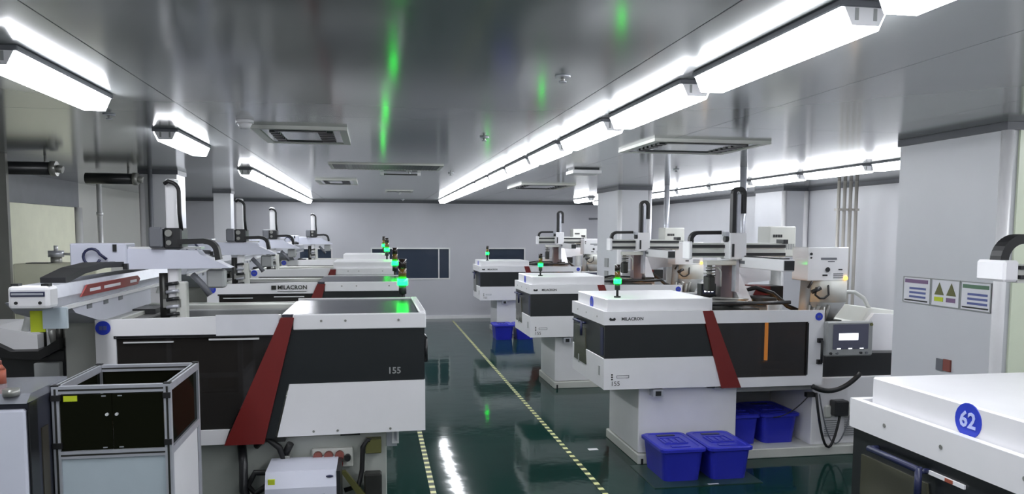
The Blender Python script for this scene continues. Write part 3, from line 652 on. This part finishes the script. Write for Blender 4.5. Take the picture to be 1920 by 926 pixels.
# ------------------------------------------------------------------ left hand machines
def make_left(F=4.4):
    t = thing('moulding_machine', (-.6, F+.5, 0), '', 'machine', 'moulding machines of the left row')
    y = lambda v: F+v
    MB().prism([(-.535, .87), (.276, .878), (.276, 1.167), (-.465, 1.162)], 'y', y(-.004), y(.03)).build('lower_panel', WHITE, t)
    MB().prism([(-.80, .862), (-.55, .862), (-.47, 1.162), (.274, 1.166), (.274, 1.462), (-.42, 1.462), (-.45, 1.53), (-.5, 1.53)], 'y', y(.004), y(.03)).build('dark_band', BAND, t)
    lettering(t, '155', .05, .105, y(.002), 1.222, GREY)
    MB().box(.246, .276, y(.03), y(1.0), .878, 1.167).build('end_lower_panel', WHITE, t)
    ed = MB().box(.25, .274, y(.03), y(1.0), 1.167, 1.462).build('end_door', BAND, t)
    MB().cyl((.30, y(.3), 1.36), (.30, y(.45), 1.36), .012, 8).cyl((.30, y(.3), 1.22), (.30, y(.3), 1.36), .012, 8).build('handle', CHAR, ed)
    MB().box(-.44, .282, y(-.008), y(.03), 1.462, 1.546, .004).build('rim', WHITE, t)
    MB().box(.245, .284, y(.03), y(1.0), 1.462, 1.556, .006).build('end_rim', WHITE, t)
    MB().prism([(-.50, y(.03)), (.245, y(.03)), (.235, y(.97)), (-.46, y(.97)), (-.50, y(.85))], 'z', 1.53, 1.545).build('top_sheet', GUN, t)
    MB().box(-.5, .25, y(.97), y(1.0), 1.45, 1.552).build('rear_rim', WHITE, t)
    for xx in (-.29, -.16, .13): 
        MB().cyl((xx, y(-.012), 1.51), (xx, y(-.006), 1.51), .007, 8).build('screw', STEEL, t)
        MB().cyl((xx-.05, y(-.008), .895), (xx-.05, y(-.002), .895), .007, 8).build('screw', STEEL, t)
    MB().prism([(-.503, 1.53), (-.433, 1.53), (-.605, .838), (-.812, .838)], 'y', y(-.016), y(.05)).build('red_stripe', RED, t)
    gd = MB().prism([(-1.445, 1.53), (-.503, 1.546), (-.53, 1.44), (-1.445, 1.44)], 'y', y(0), y(.03)) \
        .box(-1.445, -1.345, y(0), y(.03), .84, 1.44).prism([(-1.345, .84), (-.812, .84), (-.785, .922), (-1.345, .922)], 'y', y(0), y(.03)).build('guard_door', WHITE, t)
    MB().prism([(-1.345, .922), (-.785, .922), (-.53, 1.44), (-1.345, 1.44)], 'y', y(.012), y(.018)).build('window_pane', TINT, gd)
    MB().box(-1.31, -1.06, y(.0), y(.012), 1.405, 1.412).build('window_rail', BRIGHT, gd)
    MB().box(-.88, -.62, y(.0), y(.012), 1.413, 1.422).build('window_rail', BRIGHT, gd)
    MB().frame(-1.355, -.53, y(-.003), y(.012), 1.43, 1.445, .006).build('window_gasket', BLACK, gd)
    disc(t, (-1.405, y(-.001), 1.489), (0, -1, 0), .037)
    # interior behind the smoked window
    MB().box(-1.44, -.5, y(.05), y(1.0), .83, .86).build('bed', DSTEEL, t)
    MB().box(-1.02, -.90, y(.25), y(.9), .86, 1.46, .008).build('moving_platen', DSTEEL, t)
    MB().box(-1.42, -1.28, y(.25), y(.9), .86, 1.50, .008).build('fixed_platen', DSTEEL, t)
    for zz in (1.0, 1.36):
        for yy in (.33, .82): MB().cyl((-1.42, y(yy), zz), (-.5, y(yy), zz), .035, 12).build('tie_bar', STEEL, t)
    for k in range(7):
        xx = -.86+.05*(k % 4); zz = .96+.06*k
        MB().box(xx, xx+.07+.02*(k % 3), y(.06), y(.12), zz, zz+.012+.008*(k % 2)).build('highlight_chip', BRIGHT, t)  # added bright pieces imitating small highlights behind the smoked window
    MB().box(-1.2, -1.1, y(.35), y(.75), .95, 1.35, .006).build('mould_half', DSTEEL, t)
    # rear guard, long pale rails on top
    MB().box(-1.445, -.46, y(.97), y(1.0), .84, 1.53).build('rear_guard', WHITE2, t)
    MB().box(-1.30, -.47, y(.88), y(.97), 1.475, 1.525, .006).build('top_rail', WHITE2, t)
    MB().box(-1.30, -.47, y(.80), y(.86), 1.44, 1.50, .006).build('top_rail', GREY, t)
    MB().box(-1.445, -1.36, y(.05), y(1.0), 1.44, 1.52).build('side_rail', WHITE2, t)
    # base
    MB().box(-1.44, .06, y(.12), y(.9), .08, .84, .006).build('pedestal', mat('pale_grey_green_paint', (176, 180, 174), .45), t)
    MB().box(-1.5, .10, y(.08), y(.95), 0, .085, .006).build('plinth', WHITE2, t)
    br = MB().box(.06, .12, y(.12), y(.2), .76, .84).build('cable_bracket', ALU, t)
    MB().frame(.09, .13, y(.10), y(.14), .78, .86, .012).build('bracket_loop', BRIGHT, br)
    MB().box(-.20, -.09, y(.09), y(.125), .84, .865).build('foot_pad', BLACK, t)
    # injection unit at the left end
    MB().box(-1.72, -1.455, y(.35), y(.75), .5, 1.485, .006).build('injection_column', WHITE2, t)
    MB().box(-2.06, -1.72, y(.35), y(.75), .86, 1.33, .008).build('injection_box', CHAR, t)
    MB().prism([(-2.07, 1.38), (-1.98, 1.33), (-1.84, 1.33), (-1.73, 1.40), (-1.73, 1.34), (-1.84, 1.28), (-2.07, 1.30)], 'y', y(.3), y(.36)).build('cover_edge', BLACK, t)
    MB().box(-1.86, -1.73, y(.28), y(.34), .9, 1.265, .004).build('terminal_box', GREY, t)
    MB().prism([(-2.6, 1.25), (-1.88, 1.25), (-1.88, 1.41), (-2.1, 1.46), (-2.6, 1.46)], 'y', y(.4), y(.8)).build('barrel_cover', WHITE, t)
    MB().box(-2.6, -1.45, y(.35), y(.9), .1, .86, .008).build('injection_base', WHITE2, t)
    for k in range(6):
        xx = -1.98+.045*k; MB().cyl((xx, y(.5+.04*(k % 2)), 1.33), (xx, y(.5), 1.43+.03*(k % 3)), .02, 8).build('fitting', STEEL if k % 2 else DSTEEL, t)
    MB().cyl((-1.80, y(.55), 1.33), (-1.80, y(.55), 1.52), .04, 12).build('feed_throat', STEEL, t)
    MB().tube([(-1.98, y(.5), 1.30), (-1.97, y(.45), 1.40), (-1.93, y(.42), 1.50), (-1.92, y(.4), 1.62)], .02, 8).build('clear_hose', CABLEW, t)
    return t
L1 = make_left(); L1['label'] = 'nearest left moulding machine with dark top, smoked window and broad red stripe, lettered 155'
hood = None
L2 = dup(L1, 0, 2.8, 'second left moulding machine, only its rim, red stripe and lettered top strip showing')
L3 = dup(L1, -.03, 5.5, 'third left moulding machine with a raised white hood, beyond the dark topped ones', skip=('top_sheet',))
L4 = dup(L1, -.03, 8.7, 'farthest left moulding machine with a white hood just before the back windows', skip=('top_sheet',))
for q, F in ((L3, 9.9), (L4, 13.1)):
    MB().box(-.50, .25, F+.02, F+.98, 1.53, 1.625, .008).build('hood', WHITE, q)
# towers, lettering plate
tower(L1, .19, 4.4+1.04, 1.50, 1.1)
tower(L2, .21, 7.2+1.0, 1.52, 1.1); tower(L3, .17, 9.9+.9, 1.60, 1.1); tower(L4, .17, 13.1+.9, 1.60, 1.1)
MB().box(-.84, -.515, 4.395-.004, 4.40, 1.438, 1.55).build('name_plate', SIGNW, L1, 'plain pale strip covering the maker name')
lettering(L2, 'MILACRON', .05, -.72, 7.196, 1.50, DSTEEL)
MB().box(-.90, -.86, 7.194, 7.2, 1.482, 1.518).build('logo', DSTEEL, L2)
MB().box(-.85, -.60, 7.195, 7.2, 1.464, 1.468).build('underline', DSTEEL, L2)
# ------------------------------------------------------------------ left hand robots
def make_lrobot():
    t = thing('take_out_robot', (-1.5, 4.9, 1.53), '', 'robot', 'take out robots of the left row')
    MB().prism([(4.0, 1.66), (5.4, 1.66), (5.4, 1.53), (4.55, 1.50), (4.1, 1.60)], 'x', -1.70, -1.43).build('riser', mat('lavender_grey_paint', (196, 197, 208), .4, var=.03), t)
    for a in (4.25, 4.5, 4.75): MB().box(-1.431, -1.427, a, a+.07, 1.605, 1.645).build('bolt_pocket', MID, t)
    MB().box(-1.52, -1.3, 5.0, 5.3, 1.50, 1.53).build('foot_plate', CHAR, t)
    b = MB().prism([(-1.545, 1.655), (-1.40, 1.655), (-1.385, 1.70), (-1.40, 1.755), (-1.545, 1.755)], 'y', 3.75, 5.75).build('traverse_beam', ALU, t)
    MB().prism([(4.03, 1.683), (4.95, 1.683), (5.0, 1.715), (4.95, 1.735), (4.12, 1.735)], 'x', -1.386, -1.379).build('red_label', REDB, b)
    for k, (a, c) in enumerate(((4.15, 4.3), (4.36, 4.62), (4.80, 4.92))):
        MB().box(-1.38, -1.377, a, c, 1.70, 1.715).build('label_mark', SIGNW, b)
    MB().box(-1.405, -1.38, 3.8, 5.6, 1.64, 1.658).build('beam_edge', BRIGHT, b)
    e = MB().box(-1.55, -1.385, 3.67, 3.78, 1.66, 1.758, .015, 2).build('beam_end_cap', WHITE, t)
    MB().box(-1.535, -1.40, 3.664, 3.672, 1.715, 1.735).build('cap_slot', NAVY, e)
    MB().box(-1.53, -1.405, 3.661, 3.666, 1.721, 1.730).build('cap_grille', ALU, e)
    for xx in (-1.515, -1.42): MB().cyl((xx, 3.664, 1.687), (xx, 3.672, 1.687), .007, 8).build('cap_screw', CHAR, e)
    for xx in (-1.53, -1.41): MB().box(xx-.012, xx+.018, 3.69, 3.73, 1.757, 1.768).build('cap_bumper', CHAR, e)
    ch = MB().ribbon([(-1.47, 3.95, 1.765), (-1.47, 4.2, 1.80), (-1.47, 4.5, 1.815), (-1.47, 5.0, 1.80), (-1.47, 5.5, 1.78)], .11, .03, 'x').build('cable_chain', BLACK, t)
    k_ = MB().box(-1.70, -1.40, 4.82, 5.0, 1.79, 1.925, .006).build('carriage', LIGHTBLUE, t)
    MB().cyl((-1.49, 4.815, 1.81), (-1.46, 4.815, 1.81), .012, 8).build('port', CHAR, k_)
    MB().tube([(-1.50, 4.80, 1.835)] + arc((-1.575, 1.85), .045, 20, 340, 14, y=4.79), .008, 6).build('cable_loop', NAVY, k_)
    MB().box(-1.47, -1.45, 4.81, 4.82, 1.88, 1.92).build('slot', CHAR, k_)
    arm = MB().prism([(-1.40, 1.775), (-.835, 1.782), (-.90, 1.815), (-1.0, 1.86), (-1.02, 1.885), (-1.40, 1.895)], 'y', 4.84, 4.98).build('kick_arm', LIGHTBLUE, t)
    MB().box(-1.40, -1.0, 4.86, 4.96, 1.893, 1.905).build('arm_rail', BRIGHT, arm)
    MB().box(-1.42, -1.395, 4.815, 4.84, 1.775, 1.81).build('stop_block', CHAR, arm)
    hd = MB().box(-1.275, -1.20, 4.80, 4.99, 1.90, 2.02, .01).build('head_motor', MID, t)
    MB().box(-1.20, -1.10, 4.83, 4.99, 1.895, 2.015, .008).build('head_block', CHAR, t)
    MB().cyl((-1.17, 4.815, 1.985), (-1.17, 4.83, 1.985), .02, 12).build('pulley', STEEL, t)
    MB().cyl((-1.17, 4.82, 1.93), (-1.17, 4.83, 1.93), .015, 12).build('pulley', STEEL, t)
    MB().box(-1.195, -1.135, 4.87, 4.96, 1.55, 2.30, .012, 2).build('mast', WHITE, t)
    MB().tube([(-1.19, 4.85, 2.27), (-1.165, 4.84, 2.285)] + arc((-1.165, 2.225), .055, 80, 0, 5, y=4.84) + [(-1.11, 4.84, 2.1), (-1.105, 4.85, 2.0)], .0115, 8).build('cable_tube', BLACK, t)
    MB().ribbon([(-1.12, 4.85, 1.935), (-.98, 4.85, 1.94)] + arc((-.97, 1.875), .062, 90, 15, 6, y=4.85) + [(-.90, 4.85, 1.83)], .07, .03).build('cable_chain', BLACK, t)
    g = MB().box(-1.22, -1.12, 4.86, 4.94, 1.55, 1.60).build('gripper_plate', STEEL, t)
    MB().cyl((-1.22, 4.9, 1.42), (-1.22, 4.9, 1.75), .028, 12).build('wrist', DSTEEL, g)
    MB().box(-1.15, -1.09, 4.86, 4.93, 1.44, 1.70, .006).build('gripper_body', WHITE2, g)
    for k in range(6): MB().cyl((-1.20, 4.86, 1.46+.045*k), (-1.13, 4.85, 1.47+.045*k), .011, 7).build('finger', CHAR if k % 2 else ALU, g)
    MB().tube([(-1.06, 4.9, 1.74), (-1.0, 4.88, 1.68), (-.96, 4.88, 1.62)], .02, 7).build('hose', MID, g)
    MB().box(-.98, -.88, 4.88, 4.98, 1.66, 1.77, .01).build('gripper_valve', GREY, t)
    return t
lr = make_lrobot(); lr['label'] = 'nearest left robot with red labelled beam and white end cap'
MB().box(-1.515, -1.455, 3.80, 3.805, 1.545, 1.64).build('yellow_tag', YEL, lr)
MB().box(-1.46, -1.36, 3.79, 3.81, 1.56, 1.655).build('hanging_sheet', FROST, lr)
dup(lr, -.07, 2.8, 'second left robot whose mast stands beside the grey column', skip=('beam_end_cap', 'red_label', 'yellow_tag', 'hanging_sheet', 'label_mark'))
dup(lr, -.12, 5.6, 'third left robot with slim white mast against the back wall', skip=('beam_end_cap', 'red_label', 'yellow_tag', 'hanging_sheet', 'label_mark'))
dup(lr, .14, 8.9, 'farthest left robot with slim white mast against the back wall, above the striped window', skip=('beam_end_cap', 'red_label', 'yellow_tag', 'hanging_sheet', 'label_mark'))
# ------------------------------------------------------------------ aluminium framed booth, lower left
def make_booth():
    x0, x1, y0, y1, zt, zm = -1.235, -.822, 3.3, 3.8, 1.39, 1.115
    t = thing('framed_booth', (-1.03, 3.55, 0), 'aluminium framed booth with smoked doors over white panels', 'booth')
    p = .026
    def post(x, y):
        o = MB().box(x-p/2, x+p/2, y-p/2, y+p/2, .03, zt).build('post', ALU, t)
        MB().box(x-.004, x+.004, y-p/2-.0008, y-p/2+.001, .05, zt-.01).build('groove', DSTEEL, o)
        MB().box(x-p/2, x+p/2, y-p/2, y+p/2, zt, zt+.005).build('post_cap', BLACK, o)
        MB().cyl((x, y, 0), (x, y, .03), .02, 10).build('foot', BLACK, o)
    for x in (x0, x1):
        for y in (y0, y1): post(x, y)
    for z in (zt-.03, zm-.015, .15):
        for y in (y0, y1):
            o = MB().box(x0+p/2, x1-p/2, y-p/2, y+p/2, z, z+.03).build('rail', ALU, t)
            MB().box(x0+p/2, x1-p/2, y-p/2-.001, y-p/2+.001, z+.011, z+.018).build('groove', DSTEEL, o)
        for x in (x0, x1):
            o = MB().box(x-p/2, x+p/2, y0+p/2, y1-p/2, z, z+.03).build('rail', ALU, t)
            MB().box(x-.004, x+.004, y0+p/2, y1-p/2, z+.03-.001, z+.0308).build('groove', DSTEEL, o)
    xm = (x0+x1)/2
    for s, (a, b) in enumerate(((x0+.016, xm-.001), (xm+.001, x1-.016))):
        d = MB().box(a, b, y0-.011, y0-.005, zm+.018, zt-.034).build('smoked_door', TINTC, t)
        kx = xm-.018 if s == 0 else xm+.018
        MB().cyl((kx, y0-.022, 1.275), (kx, y0-.010, 1.275), .006, 8).build('knob', BRIGHT, d)
        hx = x0 if s == 0 else x1
        for z in (1.345, 1.155): MB().box(hx-.014, hx+.022 if s == 0 else hx+.014, y0-.022, y0-.012, z-.011, z+.011).build('hinge', BLACK, d)
        for z in (zt-.042, zm+.026): MB().box(kx-.012*(1-2*s)-.008, kx-.012*(1-2*s)+.008, y0-.013, y0-.010, z-.002, z+.002).build('catch', ALU, d)
        if s == 0: MB().box(x0+.03, x0+.08, y0-.0125, y0-.0105, 1.33, 1.352).build('yellow_label', YEL, d)
    MB().box(x1-.003, x1+.003, y0+p/2, y1-p/2, zm+.015, zt-.03).build('smoked_side', TINTC, t)
    MB().box(x0-.003, x0+.003, y0+p/2, y1-p/2, zm+.015, zt-.03).build('smoked_side', TINTC, t)
    MB().box(x0+p/2, x1-p/2, y1-.003, y1+.003, zm+.015, zt-.03).build('smoked_back', TINTC, t)
    MB().box(x0+p/2, x1-p/2, y0-.003, y0+.003, .18, zm-.015).build('white_panel', FROST, t)
    MB().box(x1-.003, x1+.003, y0+p/2, y1-p/2, .18, zm-.015).build('white_panel', WHITE, t)
    MB().box(x0-.003, x0+.003, y0+p/2, y1-p/2, .18, zm-.015).build('white_panel', WHITE, t)
    MB().box(x0+.02, x1-.02, y0+.02, y1-.02, 1.0, 1.01).build('shelf', DSTEEL, t)
    MB().box(x0+.2, x1-.05, y0+.1, y1-.1, 1.01, 1.19, .01).build('inner_box', mat('kraft_board', (118, 96, 58), .7), t)
    return t
make_booth()
# ------------------------------------------------------------------ pale cabinet at the left edge
t = thing('chiller_cabinet', (-1.6, 3.3, 0), 'pale blue fronted cabinet with grey top at the lower left edge', 'cabinet')
MB().box(-2.0, -1.256, 3.12, 3.42, .05, 1.37).build('body', mat('slate_grey_paint', (58, 60, 72), .4), t)
MB().box(-1.258, -1.253, 3.10, 3.17, .06, 1.365).build('door_edge', CHAR, t)
MB().box(-2.0, -1.265, 3.09, 3.12, .08, 1.345, .008).build('front_door', LIGHTBLUE, t)
MB().prism([(3.08, 1.37), (3.47, 1.37), (3.47, 1.40), (3.12, 1.40)], 'x', -2.02, -1.253).build('top', mat('steel_top', (142, 144, 152), .2, metal=.3), t)
MB().cyl((-1.315, 3.11, 1.395), (-1.315, 3.11, 1.42), .028, 14).build('top_knob', STEEL, t)
MB().box(-1.44, -1.385, 3.085, 3.091, 1.325, 1.34).build('yellow_label', YEL, t)
MB().box(-1.60, -1.385, 3.083, 3.091, 1.13, 1.28, .004).build('display', CHAR, t)
MB().box(-1.40, -1.39, 3.080, 3.084, 1.235, 1.245).build('display_mark', GREENL, t)
MB().box(-1.256, -1.252, 3.20, 3.26, .9, 1.25).build('side_vent', mat('dull_brown_plate', (74, 70, 60), .5), t)
for x in (-1.95, -1.32): MB().cyl((x, 3.27, 0), (x, 3.27, .05), .03, 10).build('foot', BLACK, t)
t = thing('spray_bottle', (-1.45, 3.34, 1.40), 'orange bottle standing on the grey cabinet top', 'bottle')
MB().cyl((-1.45, 3.34, 1.40), (-1.45, 3.34, 1.455), .022, 14).cyl((-1.45, 3.34, 1.455), (-1.45, 3.34, 1.475), .022, 14, .009).build('body', ORANGE, t)
MB().cyl((-1.45, 3.34, 1.475), (-1.45, 3.34, 1.49), .009, 10).build('cap', BRICK, t)
# ------------------------------------------------------------------ temperature controller and piping by the left machine base
t = thing('temperature_controller', (-.38, 4.35, 0), 'pale small temperature controller with dark side below the left machine', 'controller')
b = MB().prism([(4.16, 0.06), (4.16, .655), (4.20, .735), (4.46, .735), (4.46, .06)], 'x', -.575, -.21).build('case', LIGHTBLUE, t)
MB().box(-.21, -.19, 4.18, 4.46, .06, .73).build('side_panel', CHAR, t)
MB().prism([(-.535, .605), (-.27, .617), (-.255, .592), (-.53, .580)], 'y', 4.155, 4.161).build('vent_slot', MID, t)
MB().box(-.56, -.525, 4.170, 4.186, .675, .702).build('warning_label', YEL, t)
MB().sphere((-.245, 4.178, .705), .02, 1, .3, .35).build('logo', NAVY, t)
MB().sphere((-.40, 4.156, .565), .03, 1, .2, .3).build('logo', CHAR, t)
for x in (-.55, -.24):
    for y in (4.2, 4.46): MB().cyl((x, y, 0), (x, y, .06), .025, 10).build('caster', BLACK, t)
t = thing('valve_manifold', (-.25, 4.46, .66), 'row of three dark red valve knobs on the left machine base', 'valve')
MB().box(-.36, -.13, 4.48, 4.52, .66, .77, .006).build('back_plate', WHITE2, t)
for k in range(3):
    x = -.325+.06*k
    MB().cyl((x, 4.44, .735), (x, 4.48, .735), .025, 12).build('red_knob', BRICK, t)
    MB().cyl((x, 4.45, .685), (x, 4.48, .685), .02, 12).build('red_knob', RED, t)
MB().cyl((-.16, 4.44, .72), (-.16, 4.48, .72), .018, 10).build('black_knob', BLACK, t)
t = thing('water_hoses', (-.6, 4.45, .5), 'looped dark water hoses left of the pale temperature controller', 'hose')
MB().tube([(-.66, 4.49, .80), (-.60, 4.44, .86), (-.53, 4.44, .80), (-.50, 4.46, .70), (-.55, 4.44, .66), (-.66, 4.42, .67), (-.70, 4.42, .60), (-.66, 4.42, .55), (-.59, 4.42, .60), (-.57, 4.42, .68), (-.44, 4.42, .71), (-.41, 4.43, .66)], .018, 8).build('hose', BLACK, t)
MB().tube([(-.74, 4.5, .82), (-.72, 4.42, .72), (-.72, 4.40, .58), (-.66, 4.38, .45)], .024, 8).build('hose', CHAR, t)
MB().cyl((-.50, 4.46, .76), (-.47, 4.44, .82), .02, 10).build('valve_handle', BLACK, t)
MB().box(-.505, -.475, 4.44, 4.5, .725, .75).build('valve_body', STEEL, t)
for k in range(4): MB().cyl((-.68+.05*k, 4.40, .52), (-.68+.05*k, 4.44, .52), .018, 10).build('fitting', STEEL, t)
t = thing('hose_rack', (-.02, 4.45, .5), 'dark hose and brass rack at the right corner of the left machine base', 'hose')
MB().tube([(-.01, 4.49, .80), (-.05, 4.45, .82), (-.075, 4.45, .78), (-.08, 4.45, .65), (-.10, 4.44, .56), (-.18, 4.43, .54)], .014, 8).build('hose', BLACK, t)
MB().box(-.06, .03, 4.45, 4.52, .74, .82, .004).build('bracket', OLIVE, t)
MB().box(-.07, .03, 4.42, 4.5, .50, .63, .01).build('filter_body', DSTEEL, t)
MB().prism([(-.20, .66), (-.17, .66), (-.05, .50), (-.08, .48)], 'y', 4.40, 4.43).build('brace', OLIVE, t)
# ------------------------------------------------------------------ far left furniture
t = thing('cream_cabinet', (-3.3, 8.3, 0), 'cream cabinet before the cream door at the left', 'cabinet')
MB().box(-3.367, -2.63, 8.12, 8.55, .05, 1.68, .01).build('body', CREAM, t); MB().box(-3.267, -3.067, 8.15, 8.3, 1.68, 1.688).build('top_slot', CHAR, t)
MB().box(-3.347, -2.65, 8.15, 8.53, 0, .05).build('plinth', MID, t)
t = thing('pump_fitting', (-3.05, 8.3, 1.66), 'small steel pump fitting on the cream cabinet', 'pump')
MB().cyl((-3.05, 8.3, 1.66), (-3.05, 8.3, 1.74), .05, 12).build('body', STEEL, t); MB().cyl((-3.05, 8.3, 1.74), (-3.05, 8.3, 1.80), .07, 12).build('head', ALU, t)
MB().cyl((-3.05, 8.3, 1.80), (-3.05, 8.3, 1.85), .02, 8).build('cap', BRIGHT, t); MB().tube([(-3.0, 8.3, 1.77), (-2.8, 8.3, 1.76), (-2.68, 8.3, 1.71)], .012, 6).build('pipe', CABLEW, t)
tag(MB().box(-2.62, -2.5, 7.9, 7.95, 1.42, 1.49).cyl((-2.56, 7.95, 1.45), (-2.56, 8.12, 1.45), .02, 6).build('red_box', BRICK), 'small brick red box behind the nearest left robot beam', 'box')
# ------------------------------------------------------------------ signs on the near column
def sign(y0, y1, z0, z1, label):
    t = thing('safety_sign', (3.835, (y0+y1)/2, z0), label, 'sign')
    MB().box(3.842, 3.850, y0, y1, z0, z1).build('board', SIGNW, t)
    MB().frame(3.838, 3.846, y0, y1, z0, z1, .007, 'x').build('frame', GREY, t)
    return t
xs0, xs1 = 3.8395, 3.843
t = sign(4.90, 5.19, 1.50, 1.69, 'notice board on the column with a purple heading, left of three')
MB().box(xs0, xs1, 4.93, 5.17, 1.645, 1.672).build('heading', PURPLE, t)
for k in range(3): MB().box(xs0, xs1, 4.95, 5.12, 1.60-.03*k, 1.615-.03*k).build('text_line', SIGNB, t)
MB().box(xs0, xs1, 4.93, 5.17, 1.515, 1.525).build('text_line', CHAR, t)
t = sign(4.62, 4.895, 1.50, 1.69, 'notice board on the column with two warning triangles, middle of three')
for yy, c in ((4.815, OLIVE), (4.70, OLIVE)):
    MB().prism([(yy-.045, 1.58), (yy+.045, 1.58), (yy, 1.665)], 'x', xs0, xs1).build('warning_triangle', c, t)
MB().box(xs0, xs1, 4.775, 4.86, 1.535, 1.565).build('caption', YEL, t); MB().box(xs0, xs1, 4.66, 4.745, 1.535, 1.565).build('caption', PURPLE, t)
t = sign(4.35, 4.615, 1.50, 1.69, 'notice board on the column with a green heading, right of three')
MB().box(xs0, xs1, 4.37, 4.595, 1.645, 1.67).build('heading', SIGNG, t)
for k in range(3): MB().box(xs0, xs1, 4.38, 4.55, 1.60-.03*k, 1.615-.03*k).build('text_line', SIGNB, t)
MB().box(xs0, xs1, 4.37, 4.595, 1.515, 1.525).build('text_line', CHAR, t)
t = thing('wall_switch', (3.84, 4.74, 1.06), 'small two part switch plate low on the near column', 'switch')
MB().box(3.838, 3.852, 4.745, 4.81, 1.06, 1.14).build('grey_half', MID, t); MB().box(3.838, 3.852, 4.675, 4.742, 1.065, 1.145).build('brown_half', BRICK, t)
t = thing('wall_notice', (3.65, 12.1, 1.2), 'pale grey notices on the side of the far column', 'sign')
for z in (1.25, 1.45): MB().box(3.645, 3.66, 12.0, 12.18, z, z+.14).build('sheet', GREY, t)
